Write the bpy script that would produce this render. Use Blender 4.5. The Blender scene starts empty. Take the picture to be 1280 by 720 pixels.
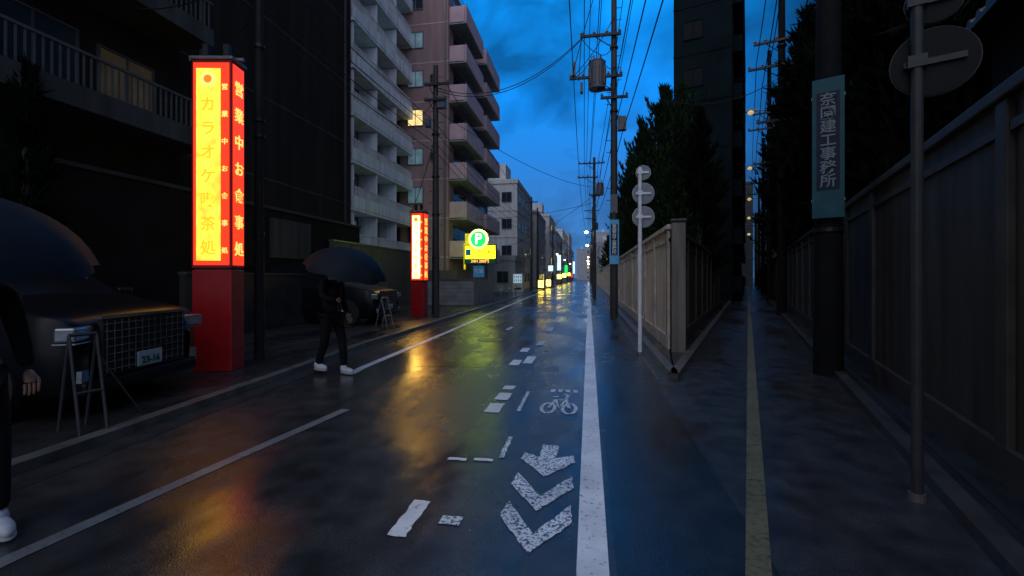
import bpy, math, random
import numpy as np
from mathutils import Vector, Matrix
random.seed(7)
S = bpy.context.scene
R = math.radians

# ------------------------------------------------------------------ materials
MATS = {}
def nd(nt, t, **kw):
    n = nt.nodes.new(t)
    for k, v in kw.items(): setattr(n, k, v)
    return n
def mat(name, col, rough=.7, var=.3, scale=2.0, bump=.15, bscale=40, metal=0.0, em=None, es=0.0, stain=False, spec=.5, emvar=0.0, nosample=False):
    if name in MATS: return MATS[name]
    m = bpy.data.materials.new(name); m.use_nodes = True
    nt = m.node_tree; L = nt.links; b = nt.nodes['Principled BSDF']
    tc = nd(nt, 'ShaderNodeTexCoord')
    n1 = nd(nt, 'ShaderNodeTexNoise'); n1.inputs['Scale'].default_value = scale; n1.inputs['Detail'].default_value = 3.5 if var > .12 else 1
    if stain:
        mp = nd(nt, 'ShaderNodeMapping'); mp.inputs['Scale'].default_value = (2.5, 2.5, .25)
        L.new(tc.outputs['Object'], mp.inputs[0]); L.new(mp.outputs[0], n1.inputs['Vector'])
    else: L.new(tc.outputs['Object'], n1.inputs['Vector'])
    mr = nd(nt, 'ShaderNodeMapRange'); mr.inputs[1].default_value = .3; mr.inputs[2].default_value = .7
    mr.inputs[3].default_value = 1 - var; mr.inputs[4].default_value = 1 + var
    L.new(n1.outputs['Fac'], mr.inputs[0])
    mx = nd(nt, 'ShaderNodeVectorMath', operation='SCALE'); mx.inputs[0].default_value = col[:3]
    L.new(mr.outputs[0], mx.inputs['Scale']); L.new(mx.outputs[0], b.inputs['Base Color'])
    b.inputs['Roughness'].default_value = rough; b.inputs['Metallic'].default_value = metal
    b.inputs['Specular IOR Level'].default_value = spec
    if bump > .06:
        n2 = nd(nt, 'ShaderNodeTexNoise'); n2.inputs['Scale'].default_value = bscale; n2.inputs['Detail'].default_value = 1
        L.new(tc.outputs['Object'], n2.inputs['Vector'])
        bp = nd(nt, 'ShaderNodeBump'); bp.inputs['Strength'].default_value = bump; bp.inputs['Distance'].default_value = .01
        L.new(n2.outputs['Fac'], bp.inputs['Height']); L.new(bp.outputs[0], b.inputs['Normal'])
    if em:
        b.inputs['Emission Strength'].default_value = es
        if nosample: m.cycles.emission_sampling = 'NONE'
        if emvar > 0:
            n3 = nd(nt, 'ShaderNodeTexNoise'); n3.inputs['Scale'].default_value = 5
            L.new(tc.outputs['Object'], n3.inputs['Vector'])
            m3 = nd(nt, 'ShaderNodeMapRange'); m3.inputs[1].default_value = .3; m3.inputs[2].default_value = .7
            m3.inputs[3].default_value = 1 - emvar; m3.inputs[4].default_value = 1 + emvar
            L.new(n3.outputs['Fac'], m3.inputs[0])
            v3 = nd(nt, 'ShaderNodeVectorMath', operation='SCALE'); v3.inputs[0].default_value = em[:3]
            L.new(m3.outputs[0], v3.inputs['Scale']); L.new(v3.outputs[0], b.inputs['Emission Color'])
        else: b.inputs['Emission Color'].default_value = (*em, 1)
    MATS[name] = m; return m

def wet_asphalt(name, c0, c1, r0, r1, bump=.35, pud=.35):
    m = bpy.data.materials.new(name); m.use_nodes = True
    nt = m.node_tree; L = nt.links; b = nt.nodes['Principled BSDF']
    tc = nd(nt, 'ShaderNodeTexCoord')
    big = nd(nt, 'ShaderNodeTexNoise'); big.inputs['Scale'].default_value = pud; big.inputs['Detail'].default_value = 4
    big.inputs['Roughness'].default_value = .6
    mp = nd(nt, 'ShaderNodeMapping'); mp.inputs['Scale'].default_value = (2.0, .7, 1)
    L.new(tc.outputs['Object'], mp.inputs[0]); L.new(mp.outputs[0], big.inputs['Vector'])
    grain = nd(nt, 'ShaderNodeTexNoise'); grain.inputs['Scale'].default_value = 110; grain.inputs['Detail'].default_value = 2
    L.new(tc.outputs['Object'], grain.inputs['Vector'])
    mid = nd(nt, 'ShaderNodeTexNoise'); mid.inputs['Scale'].default_value = 4; mid.inputs['Detail'].default_value = 5
    L.new(tc.outputs['Object'], mid.inputs['Vector'])
    pr = nd(nt, 'ShaderNodeMapRange'); pr.inputs[1].default_value = .42; pr.inputs[2].default_value = .6
    L.new(big.outputs['Fac'], pr.inputs[0])
    rr = nd(nt, 'ShaderNodeMapRange'); rr.inputs[3].default_value = r1; rr.inputs[4].default_value = r0
    L.new(pr.outputs[0], rr.inputs[0])
    r2 = nd(nt, 'ShaderNodeMath', operation='MULTIPLY_ADD'); r2.inputs[1].default_value = .12
    L.new(mid.outputs['Fac'], r2.inputs[0]); L.new(rr.outputs[0], r2.inputs[2]); L.new(r2.outputs[0], b.inputs['Roughness'])
    cm = nd(nt, 'ShaderNodeMix', data_type='RGBA'); cm.inputs[6].default_value = (*c0, 1); cm.inputs[7].default_value = (*c1, 1)
    gm = nd(nt, 'ShaderNodeMath', operation='MULTIPLY'); L.new(grain.outputs['Fac'], gm.inputs[0]); L.new(mid.outputs['Fac'], gm.inputs[1])
    g2 = nd(nt, 'ShaderNodeMapRange'); g2.inputs[1].default_value = .12; g2.inputs[2].default_value = .42
    L.new(gm.outputs[0], g2.inputs[0]); L.new(g2.outputs[0], cm.inputs[0]); L.new(cm.outputs[2], b.inputs['Base Color'])
    bs = nd(nt, 'ShaderNodeMapRange'); bs.inputs[3].default_value = bump; bs.inputs[4].default_value = bump * .25
    L.new(pr.outputs[0], bs.inputs[0])
    bp = nd(nt, 'ShaderNodeBump'); bp.inputs['Distance'].default_value = .011
    L.new(bs.outputs[0], bp.inputs['Strength']); L.new(grain.outputs['Fac'], bp.inputs['Height'])
    bp2 = nd(nt, 'ShaderNodeBump'); bp2.inputs['Distance'].default_value = .02; bp2.inputs['Strength'].default_value = .14
    L.new(mid.outputs['Fac'], bp2.inputs['Height']); L.new(bp.outputs[0], bp2.inputs['Normal']); L.new(bp2.outputs[0], b.inputs['Normal'])
    b.inputs['Specular IOR Level'].default_value = .7
    MATS[name] = m; return m

def paint(name, col, thr, soft=.06, sc=30, rough=.35):
    m = bpy.data.materials.new(name); m.use_nodes = True
    nt = m.node_tree; L = nt.links; b = nt.nodes['Principled BSDF']
    tc = nd(nt, 'ShaderNodeTexCoord')
    n = nd(nt, 'ShaderNodeTexNoise'); n.inputs['Scale'].default_value = sc; n.inputs['Detail'].default_value = 5; n.inputs['Roughness'].default_value = .7
    L.new(tc.outputs['Object'], n.inputs['Vector'])
    mr = nd(nt, 'ShaderNodeMapRange'); mr.inputs[1].default_value = thr - soft; mr.inputs[2].default_value = thr + soft
    L.new(n.outputs['Fac'], mr.inputs[0])
    n2 = nd(nt, 'ShaderNodeTexNoise'); n2.inputs['Scale'].default_value = 2.5; n2.inputs['Detail'].default_value = 4
    L.new(tc.outputs['Object'], n2.inputs['Vector'])
    m2 = nd(nt, 'ShaderNodeMapRange'); m2.inputs[1].default_value = .3; m2.inputs[2].default_value = .7; m2.inputs[3].default_value = .72; m2.inputs[4].default_value = 1.08
    L.new(n2.outputs['Fac'], m2.inputs[0])
    v = nd(nt, 'ShaderNodeVectorMath', operation='SCALE'); v.inputs[0].default_value = col; L.new(m2.outputs[0], v.inputs['Scale'])
    c = nd(nt, 'ShaderNodeMix', data_type='RGBA'); c.inputs[6].default_value = (.04, .042, .045, 1); L.new(v.outputs[0], c.inputs[7])
    L.new(mr.outputs[0], c.inputs[0]); L.new(c.outputs[2], b.inputs['Base Color'])
    b.inputs['Roughness'].default_value = rough
    g = nd(nt, 'ShaderNodeTexNoise'); g.inputs['Scale'].default_value = 110; g.inputs['Detail'].default_value = 1
    L.new(tc.outputs['Object'], g.inputs['Vector'])
    bp = nd(nt, 'ShaderNodeBump'); bp.inputs['Distance'].default_value = .004; bp.inputs['Strength'].default_value = .3
    L.new(g.outputs['Fac'], bp.inputs['Height']); L.new(bp.outputs[0], b.inputs['Normal'])
    MATS[name] = m; return m

# ------------------------------------------------------------------ builder
class B:
    def __init__(s, name, loc=(0, 0, 0), rz=0.0):
        s.name = name; s.parts = {}; s.loc = loc; s.rz = rz; s.extra = []
    def _p(s, part, m):
        if part not in s.parts: s.parts[part] = [[], [], m, False]
        return s.parts[part]
    def add(s, part, m, vs, fs, smooth=False):
        p = s._p(part, m); o = len(p[0]); p[0].extend([tuple(v) for v in vs]); p[1].extend([tuple(i + o for i in f) for f in fs])
        if smooth: p[3] = True
    def box(s, part, m, x0, x1, y0, y1, z0, z1, rz=0, c=None):
        vs = [(x, y, z) for z in (z0, z1) for y in (y0, y1) for x in (x0, x1)]
        if rz:
            cx, cy = c or ((x0 + x1) / 2, (y0 + y1) / 2); ca, sa = math.cos(rz), math.sin(rz)
            vs = [(cx + (x - cx) * ca - (y - cy) * sa, cy + (x - cx) * sa + (y - cy) * ca, z) for x, y, z in vs]
        s.add(part, m, vs, [(0, 2, 3, 1), (4, 5, 7, 6), (0, 1, 5, 4), (2, 6, 7, 3), (0, 4, 6, 2), (1, 3, 7, 5)])
    def cyl(s, part, m, p0, p1, r0, r1=None, n=16, caps=True):
        if r1 is None: r1 = r0
        p0 = Vector(p0); p1 = Vector(p1); d = (p1 - p0).normalized()
        a = d.orthogonal().normalized(); b2 = d.cross(a)
        vs = []; fs = []
        for p, r in ((p0, r0), (p1, r1)):
            for i in range(n):
                t = 2 * math.pi * i / n; vs.append(p + a * math.cos(t) * r + b2 * math.sin(t) * r)
        for i in range(n): fs.append((i, (i + 1) % n, n + (i + 1) % n, n + i))
        if caps: fs.append(tuple(range(n))[::-1]); fs.append(tuple(range(n, 2 * n)))
        s.add(part, m, vs, fs, n >= 12 and not caps)
    def tube(s, part, m, pts, r, n=8):
        for a, b2 in zip(pts[:-1], pts[1:]): s.cyl(part, m, a, b2, r, r, n)
    def prism(s, part, m, poly, z0, z1):
        n = len(poly)
        vs = [(x, y, z0) for x, y in poly] + [(x, y, z1) for x, y in poly]
        fs = [tuple(range(n))[::-1], tuple(range(n, 2 * n))] + [(i, (i + 1) % n, n + (i + 1) % n, n + i) for i in range(n)]
        s.add(part, m, vs, fs)
    def sheet(s, part, m, poly, z):
        s.add(part, m, [(x, y, z) for x, y in poly], [tuple(range(len(poly)))])
    def strip(s, part, m, pts, w, z, h=None):
        pts = [Vector(p) for p in pts]; l = []; r = []
        for i, p in enumerate(pts):
            a = pts[max(i - 1, 0)]; b2 = pts[min(i + 1, len(pts) - 1)]; d = (b2 - a).normalized(); nn = Vector((-d.y, d.x))
            l.append(p + nn * w / 2); r.append(p - nn * w / 2)
        for i in range(len(pts) - 1):
            q = [r[i], r[i + 1], l[i + 1], l[i]]
            if h is None: s.sheet(part, m, [(v.x, v.y) for v in q], z)
            else: s.prism(part, m, [(v.x, v.y) for v in q], z, z + h)
    def ball(s, part, m, c, r, n=12, sz=1.0, sx=1.0, sy=1.0):
        vs = []; fs = []
        k = n // 2
        for j in range(k + 1):
            ph = math.pi * j / k
            for i in range(n):
                th = 2 * math.pi * i / n
                vs.append((c[0] + sx * r * math.sin(ph) * math.cos(th), c[1] + sy * r * math.sin(ph) * math.sin(th), c[2] + sz * r * math.cos(ph)))
        for j in range(k):
            for i in range(n): fs.append((j * n + i, (j + 1) * n + i, (j + 1) * n + (i + 1) % n, j * n + (i + 1) % n))
        s.add(part, m, vs, fs, True)
    def text(s, part, m, body, loc, size, rot, ls=.9, ex=.004):
        cu = bpy.data.curves.new(part, 'FONT'); cu.body = body; cu.size = size; cu.align_x = 'CENTER'; cu.align_y = 'CENTER'
        cu.space_line = ls; cu.extrude = ex; cu.offset = size * .012; cu.resolution_u = 3; cu.materials.append(m)
        o = bpy.data.objects.new(part, cu); S.collection.objects.link(o); o.location = loc; o.rotation_euler = rot; s.extra.append(o)
    def skin(s, part, m, verts, edges, radii, root=0, sub=2):
        me = bpy.data.meshes.new(part); me.from_pydata(verts, edges, []); me.materials.append(m)
        o = bpy.data.objects.new(part, me); S.collection.objects.link(o)
        md = o.modifiers.new('skin', 'SKIN'); md.use_smooth_shade = True
        for i, r in enumerate(radii):
            sv = me.skin_vertices[0].data[i]; sv.radius = r if isinstance(r, tuple) else (r, r); sv.use_root = (i == root)
        sd = o.modifiers.new('sub', 'SUBSURF'); sd.levels = sub; sd.render_levels = sub
        s.extra.append(o)
    def done(s, bevel=None, single=False):
        if single or (len(s.parts) == 1 and not s.extra):
            (k, (v, f, m, sm)), = s.parts.items()
            me = bpy.data.meshes.new(s.name); me.from_pydata(v, [], f); me.materials.append(m); me.update()
            if sm: me.shade_smooth()
            o = bpy.data.objects.new(s.name, me); S.collection.objects.link(o); o.location = s.loc; o.rotation_euler = (0, 0, s.rz)
            return o
        e = bpy.data.objects.new(s.name, None); S.collection.objects.link(e); e.location = s.loc; e.rotation_euler = (0, 0, s.rz)
        e.empty_display_size = .3
        for k, (v, f, m, sm) in s.parts.items():
            me = bpy.data.meshes.new(k); me.from_pydata(v, [], f); me.materials.append(m); me.update()
            if sm: me.shade_smooth()
            o = bpy.data.objects.new(k, me); S.collection.objects.link(o); o.parent = e
            if bevel and k in bevel:
                md = o.modifiers.new('bevel', 'BEVEL'); md.width = bevel[k]; md.segments = 2; md.limit_method = 'ANGLE'
        for o in s.extra: o.parent = e
        return e

A2 = R(18.06)
def W2(l, t): return (.05 + math.cos(A2) * l + math.sin(A2) * t, -math.sin(A2) * l + math.cos(A2) * t)

# ------------------------------------------------------------------ palette
road_m = wet_asphalt('wet_asphalt', (.014, .015, .017), (.06, .062, .066), .08, .25)
lot_m = wet_asphalt('wet_concrete_paving', (.010, .010, .011), (.030, .029, .028), .14, .36, .3, .6)
soil_m = mat('dark_ground', (.03, .03, .028), .8, bump=.3, bscale=8)
line_m = paint('white_road_paint', (.84, .88, .90), .36, .08, 24)
line2_m = paint('old_cream_road_paint', (.17, .16, .08), .42, .08, 24)
worn_m = paint('worn_road_paint', (.82, .88, .92), .47, .03, 48)
kerb_m = mat('kerb_concrete', (.10, .10, .10), .35, .35, 5, .3)
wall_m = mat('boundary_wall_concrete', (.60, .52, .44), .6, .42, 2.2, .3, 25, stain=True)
wallcap_m = mat('wall_cap_concrete', (.46, .41, .36), .5, .35, 3, .2)
pillar_m = mat('gate_pillar_concrete', (.12, .11, .10), .6, .4, 3, .2, stain=True)
wall2_m = mat('dark_wet_wall_concrete', (.046, .043, .037), .6, .45, 1.6, .25, 25, stain=True, spec=.3)  # wall concrete with the side lane's dimness put into its base colour
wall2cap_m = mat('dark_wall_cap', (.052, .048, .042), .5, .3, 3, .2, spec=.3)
pole_m = mat('utility_pole_concrete', (.030, .030, .033), .6, .3, 4, .2)
steel_m = mat('galvanised_steel', (.18, .20, .22), .4, .2, 6, .05, metal=.6)
dsteel_m = mat('dark_steel', (.02, .021, .023), .45, .2, 6, .05, metal=.4)
whitepole_m = mat('white_painted_steel', (.66, .72, .78), .35, .12, 8, .05)
signback_m = mat('grey_sign_back', (.18, .21, .24), .45, .12, 6, .05, metal=.2)
red_m = mat('red_painted_steel', (.30, .008, .012), .35, .15, 6, .05)
redlit_m = mat('red_lit_acrylic', (.4, .01, .01), .3, .1, em=(1, .045, .012), es=1.2, bump=0)
yel_m = mat('yellow_lit_acrylic', (.6, .4, .05), .3, .1, em=(1, .62, .11), es=11.0, bump=0, emvar=.35)
yel2_m = mat('yellow_lit_acrylic_dim', (.6, .4, .05), .3, .1, em=(1, .66, .05), es=1.5, bump=0, emvar=.35)
txt_m = mat('lit_lettering_orange', (.8, .3, .05), .4, .1, em=(1, .16, .01), es=1.2, bump=0, nosample=True)
txta_m = mat('lit_lettering_amber', (.8, .4, .05), .4, .1, em=(1, .36, .01), es=1.6, bump=0, nosample=True)
txty_m = mat('lit_lettering_yellow', (.8, .5, .1), .4, .1, em=(1, .48, .10), es=1.8, bump=0, nosample=True)
glass_m = mat('window_glass', (.02, .03, .04), .06, .3, 1, 0, spec=.8)
frame_m = mat('window_frame_aluminium', (.16, .17, .18), .4, .1, 5, 0, metal=.5)
curtain_m = mat('curtained_window', (.30, .40, .42), .25, .4, 2, 0, em=(.20, .42, .50), es=.14, nosample=True)
litwin_m = mat('lit_room_window', (.5, .4, .2), .4, .2, em=(1, .72, .28), es=1.1, bump=0, emvar=.4, nosample=True)
dimwin_m = mat('dim_lit_window', (.2, .15, .08), .4, .3, em=(1, .62, .25), es=.008, bump=0, emvar=.5, nosample=True)
brown_m = mat('mauve_brown_tile', (.29, .18, .18), .6, .16, 1.2, .2, 30, stain=True)
brownpar_m = mat('mauve_parapet_tile', (.50, .35, .38), .6, .15, 1.5, .15, 30)
pale_m = mat('pale_render', (.62, .66, .72), .7, .2, 1.5, .15, 30, stain=True)
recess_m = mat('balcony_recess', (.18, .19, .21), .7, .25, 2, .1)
grey_m = mat('grey_white_render', (.52, .54, .55), .7, .18, 1, .15, 20, stain=True)
grey2_m = mat('mid_grey_render', (.28, .30, .32), .7, .2, 1, .15, 20, stain=True)
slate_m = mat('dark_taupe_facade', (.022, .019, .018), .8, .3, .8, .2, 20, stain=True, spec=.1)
slateb_m = mat('dark_balcony_render', (.052, .055, .056), .7, .3, 1, .2, 20, stain=True, spec=.1)
slater_m = mat('dark_balcony_rail', (.08, .086, .09), .5, .2, 4, .05, spec=.2)
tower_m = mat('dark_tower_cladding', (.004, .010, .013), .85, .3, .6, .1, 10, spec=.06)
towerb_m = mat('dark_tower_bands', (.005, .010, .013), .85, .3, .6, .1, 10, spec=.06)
black_m = mat('black_rubber', (.01, .01, .011), .7, .2, 6, .1)
bark_m = mat('tree_bark', (.04, .032, .025), .9, .3, 8, .5)
leaf_m = mat('conifer_foliage', (.013, .028, .013), .85, .6, 1.3, 0, spec=.06)
leafd_m = mat('dark_foliage', (.005, .008, .005), .9, .6, 1.0, 0, spec=.03)
bluesign_m = mat('blue_sign_face', (.05, .22, .42), .35, .15, 5, 0, em=(.04, .30, .6), es=.15, nosample=True)
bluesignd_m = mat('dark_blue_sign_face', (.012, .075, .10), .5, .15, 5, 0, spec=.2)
navy_m = mat('navy_panel', (.006, .012, .04), .5, .15, 5, 0, spec=.2)
whitetxt_m = mat('white_lettering', (.7, .75, .78), .5, .1, 5, 0)
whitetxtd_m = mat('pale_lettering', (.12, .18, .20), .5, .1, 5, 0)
green_m = mat('green_lit_acrylic', (.02, .4, .08), .3, .1, em=(.01, .62, .10), es=1.8, bump=0, nosample=True)
lime_m = mat('lime_lit_ring', (.4, .8, .1), .3, .1, em=(.55, 1, .10), es=10, bump=0)
plit_m = mat('white_lit_letter', (.8, .8, .8), .3, .1, em=(.9, 1, .8), es=4, bump=0, nosample=True)
ysign_m = mat('yellow_lit_panel', (.5, .4, .02), .3, .1, em=(.70, .68, .012), es=4.0, bump=0, emvar=.3)
ywarm_m = mat('dim_yellow_panel', (.5, .4, .02), .3, .1, em=(.70, .60, .012), es=.9, bump=0, emvar=.3, nosample=True)
coolit_m = mat('cool_white_lit_panel', (.6, .7, .8), .3, .1, em=(.6, .85, 1), es=1.3, bump=0, nosample=True)
ylamp_m = mat('yellow_ground_light', (.7, .6, .1), .3, .1, em=(1, .74, .08), es=9, bump=0)
lamp_m = mat('street_lamp_glow', (.8, .8, .7), .3, .1, em=(.85, .95, 1), es=25, bump=0, nosample=True)
lampy_m = mat('warm_street_lamp_glow', (.8, .8, .7), .3, .1, em=(1, .75, .35), es=18, bump=0, nosample=True)
lampw_m = mat('sodium_lamp_glow', (.8, .7, .4), .3, .1, em=(1, .70, .28), es=.5, bump=0, nosample=True)
carpaint_m = mat('black_car_paint', (.005, .006, .008), .3, .1, 2, 0, spec=.18)
chrome_m = mat('chrome_trim', (.30, .32, .35), .22, .1, 5, 0, metal=1)
head_m = mat('headlight_lens', (.22, .25, .28), .1, .2, 9, 0, metal=.5)
plate_m = mat('number_plate', (.36, .42, .46), .5, .1, 9, 0)
carglass_m = mat('car_glass', (.008, .010, .013), .12, .3, 1, 0, spec=.3)
ctrlwall_m = mat('block_wall_grey', (.20, .205, .21), .6, .25, 2, .25)
tile_m = mat('roof_tile', (.03, .033, .036), .45, .3, 6, .2)
transf_m = mat('transformer_steel', (.09, .10, .115), .4, .2, 4, .1)

# ------------------------------------------------------------------ ground
g = B('ground'); g.sheet('ground', soil_m, [(-600, -60), (600, -60), (600, 900), (-600, 900)], -.03); g.done(single=True)
g = B('road'); g.sheet('road', road_m, [(-9, -12), (110, -12), (110, 420), (-9, 420)], 0); g.done(single=True)
KL = [(-4.0, -12), (-4.15, 0), (-4.3, 3), (-4.5, 6), (-4.78, 9), (-5.0, 18), (-5.4, 40), (-5.4, 420)]
g = B('pavement'); g.prism('pavement', lot_m, [(x - .14, y) for x, y in KL] + [(-60, 420), (-60, -12)], -.02, .07); g.done(single=True)
g = B('kerb'); g.strip('kerb', kerb_m, [(x - .06, y) for x, y in KL], .15, -.01, .1)
g.strip('gutter', mat('gutter_concrete', (.035, .035, .037), .22, .3, 5, .2), [(x + .16, y) for x, y in KL], .28, .004); g.done()
nr = [W2(-1.0, 6.95), W2(-1.0, 120)]
g = B('pavement'); g.prism('pavement', lot_m, [(1.3, 7.2), W2(-1.08, 7.3), nr[1], (60, 420), (1.3, 420)], -.02, .07); g.done(single=True)
g = B('kerb'); g.strip('kerb', kerb_m, [(1.25, 200), (1.25, 7.1), W2(-1.02, 6.9), W2(-1.02, 120)], .14, -.01, .11)
g.strip('joint_line', kerb_m, [(1.0, 200), (1.0, 6.8)], .03, .004); g.done()
g = B('pavement'); g.prism('pavement', lot_m, [W2(1.2, -8), W2(60, -8), W2(60, 120), W2(1.2, 120)], -.02, .07); g.done(single=True)
g = B('kerb'); g.strip('kerb', mat('dark_kerb_concrete', (.045, .045, .045), .4, .35, 5, .3), [W2(1.16, -8), W2(1.16, 120)], .13, -.01, .1)
g.strip('drain_slot', black_m, [W2(1.34, -8), W2(1.34, 120)], .06, .0745); g.done()

# ------------------------------------------------------------------ markings
Z = .005
g = B('road_edge_line'); g.strip('a', line_m, [(.02, -3), (.02, 150)], .165, Z); g.done(single=True)
g = B('road_edge_line'); g.strip('a', line_m, [(-3.66, 6.45), (-3.71, 6.9), (-3.83, 11.85), (-4.06, 18), (-4.55, 34), (-4.7, 60), (-4.7, 150)], .14, Z); g.done(single=True)
g = B('road_edge_line'); g.strip('a', paint('dull_road_paint', (.22, .24, .25), .38, .08, 24), [(-3.02, -3), (-3.04, 1.9), (-2.9, 3.2), (-2.72, 4.7)], .11, Z); g.done(single=True)
g = B('road_edge_line'); g.strip('a', line2_m, [W2(.0, 1.6), W2(0, 90)], .12, Z); g.done(single=True)
def jag(p0, p1, n, amp, rnd):
    return [(p0[0] + (p1[0] - p0[0]) * i / n + rnd.uniform(-amp, amp), p0[1] + (p1[1] - p0[1]) * i / n + rnd.uniform(-amp, amp)) for i in range(n)]
def rough_poly(poly, amp=.006, step=.04, seed=1):
    rnd = random.Random(seed); out = []
    for i, p in enumerate(poly):
        q = poly[(i + 1) % len(poly)]; L_ = math.hypot(q[0] - p[0], q[1] - p[1]); out += jag(p, q, max(1, int(L_ / step)), amp, rnd)
    return out
g = B('chevron_marking')
for s, tip, hw, rise, th in ((-.325, 2.40, .225, .36, .20), (-.33, 2.86, .225, .34, .2)):
    g.sheet('a', worn_m, rough_poly([(s, tip), (s + hw, tip + rise), (s + hw - .02, tip + rise + th), (s, tip + th), (s - hw + .02, tip + rise + th), (s - hw, tip + rise)], seed=int(tip * 10)), Z)
g.done(single=True)
g = B('arrow_marking'); g.sheet('a', worn_m, rough_poly([(-.33, 3.36), (-.11, 3.66), (-.13, 3.80), (-.265, 3.72), (-.265, 4.0), (-.405, 4.0), (-.405, 3.72), (-.54, 3.80), (-.55, 3.66)]), Z); g.done(single=True)
g = B('bicycle_marking')
def ring(cx, cy, rx, ry, w, n=18):
    p = [(cx + rx * math.cos(2 * math.pi * i / n), cy + ry * math.sin(2 * math.pi * i / n)) for i in range(n + 1)]
    g.strip('a', worn_m, p, w, Z)
ring(-.46, 5.15, .075, .2, .04); ring(-.22, 5.15, .075, .2, .04)
for k_, p in enumerate([[(-.46, 5.15), (-.40, 5.5), (-.27, 5.5), (-.22, 5.15)], [(-.40, 5.5), (-.34, 5.15), (-.27, 5.5)], [(-.44, 5.62), (-.37, 5.62)], [(-.27, 5.5), (-.26, 5.72), (-.31, 5.76)]]):
    g.strip('a', worn_m, p, .04, Z + .002 * (k_ + 1))
for i in range(4): g.sheet('a', worn_m, [(-.5 + i * .1, 5.88), (-.44 + i * .1, 5.88), (-.44 + i * .1, 6.02), (-.5 + i * .1, 6.02)], Z)
g.done(single=True)
g = B('dashed_lane_line')
for k_, (s_, t_, w_, l_, m_) in enumerate([(-1.1, 2.65, .11, .42, line_m), (-.84, 2.66, .13, .10, worn_m), (-1.07, 3.57, .16, .05, line_m), (-.85, 3.59, .16, .05, line_m),
                       (-1.07, 5.05, .17, .36, line_m), (-1.06, 5.55, .17, .32, line_m), (-1.07, 6.0, .15, .2, line_m), (-1.27, 7.8, .17, .5, line_m), (-1.06, 8.1, .17, .7, line_m),
                       (-1.3, 9.2, .16, .5, line_m), (-1.08, 10.2, .15, .6, worn_m), (-1.1, 13, .15, .9, worn_m), (-1.1, 17, .15, 1, worn_m), (-.78, 5.4, .04, .9, worn_m), (-.72, 3.9, .04, .5, worn_m), (-2.3, 13, .12, .8, worn_m), (-2.2, 20, .12, 1.2, worn_m)]):
    pn = 'dashes' if m_ is line_m else 'worn_dashes'
    g.sheet(pn, m_, rough_poly([(s_ - w_ / 2, t_ - l_ / 2), (s_ + w_ / 2, t_ - l_ / 2), (s_ + w_ / 2, t_ + l_ / 2), (s_ - w_ / 2, t_ + l_ / 2)], seed=k_ + 40), Z)
g.done()
g = B('manhole_cover')
g.cyl('rim', dsteel_m, (-2.3, 10.5, .0), (-2.3, 10.5, .007), .33, n=32); g.cyl('lid', mat('iron_lid', (.06, .06, .06), .3, .3, 20, .5, 60, metal=.7), (-2.3, 10.5, .001), (-2.3, 10.5, .011), .29, n=32); g.done()
g = B('asphalt_patch')
patch_m = wet_asphalt('newer_wet_asphalt', (.008, .009, .010), (.028, .029, .031), .09, .24)
g.sheet('a', patch_m, [(.14, 0), (.95, 0), (.95, 60), (.14, 60)], .003)
g.sheet('a', patch_m, [(-2.9, 7.2), (-1.7, 7.3), (-1.75, 12.5), (-2.9, 12.4)], .0025); g.done(single=True)

# ------------------------------------------------------------------ walls
def wall(name, m, mc, t0, t1, thick, h, loc, rz, step=1.9):
    w = B(name, loc, rz)
    w.box('wall_panels', m, 0, thick, t0, t1, 0, h - .1)
    w.box('plinth', mc, -.05, thick + .05, t0, t1, 0, .32)
    w.box('coping', mc, -.07, thick + .07, t0 - .05, t1, h - .1, h)
    w.box('rail', mc, -.03, thick + .03, t0, t1, h - .34, h - .27)
    t = t0
    while t < t1:
        w.box('posts', mc, -.045, thick + .045, t, t + .17, .3, h - .11)
        t += step
    return w.done(bevel={'coping': .015, 'posts': .01})
wall('concrete_wall', wall_m, wallcap_m, 9.35, 90, .15, 2.56, (1.6, 0, 0), 0)
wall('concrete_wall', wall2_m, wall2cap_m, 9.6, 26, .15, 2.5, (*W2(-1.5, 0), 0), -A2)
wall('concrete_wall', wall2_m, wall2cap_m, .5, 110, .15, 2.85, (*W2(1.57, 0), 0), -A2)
b = B('gate_pillar', (1.72, 9.14, 0), R(-9)); b.box('shaft', pillar_m, -.13, .13, -.15, .15, .0, 2.57); b.box('cap', wall2cap_m, -.15, .15, -.18, .18, 2.57, 2.63); b.done(bevel={'shaft': .02, 'cap': .02})

# ------------------------------------------------------------------ poles & signs
def disc(b, part, m, c, r, th=.012): b.cyl(part, m, (c[0], c[1] - th / 2, c[2]), (c[0], c[1] + th / 2, c[2]), r, n=32)
def sign_post(loc, rz, h, discs, r, m_pole=whitepole_m, m_disc=signback_m):
    b = B('traffic_sign', loc, rz)
    b.cyl('post', m_pole, (0, 0, .0), (0, 0, h), r, n=14); b.ball('post_cap', m_pole, (0, 0, h), r, 10)
    b.cyl('post_foot', kerb_m, (0, 0, .0), (0, 0, .05), r * 1.5, n=14)
    for x, z, rr in discs:
        disc(b, 'sign_discs', m_disc, (x, .045, z), rr); disc(b, 'sign_rims', m_pole, (x, .052, z), rr * 1.03, .006)
        b.box('brackets', m_pole, x - rr * .7, x + rr * .7, .015, .037, z - .02, z + .02)
        b.box('brackets', m_pole, -.05, .05, -.04, .04, z - .04, z + .04)
    b.done()
sign_post((.985, 9.05, .0), 0, 3.62, [(.07, 3.56, .14), (.07, 3.15, .205), (.07, 2.69, .205)], .038)
dimw_m = mat('weathered_grey_steel', (.035, .042, .046), .5, .2, 8, .05, spec=.25)  # pole colour darkened to look dimly lit, a dim copy of the white post
dimd_m = mat('dark_sign_back', (.010, .012, .013), .6, .15, 6, .05, spec=.1)
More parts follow.
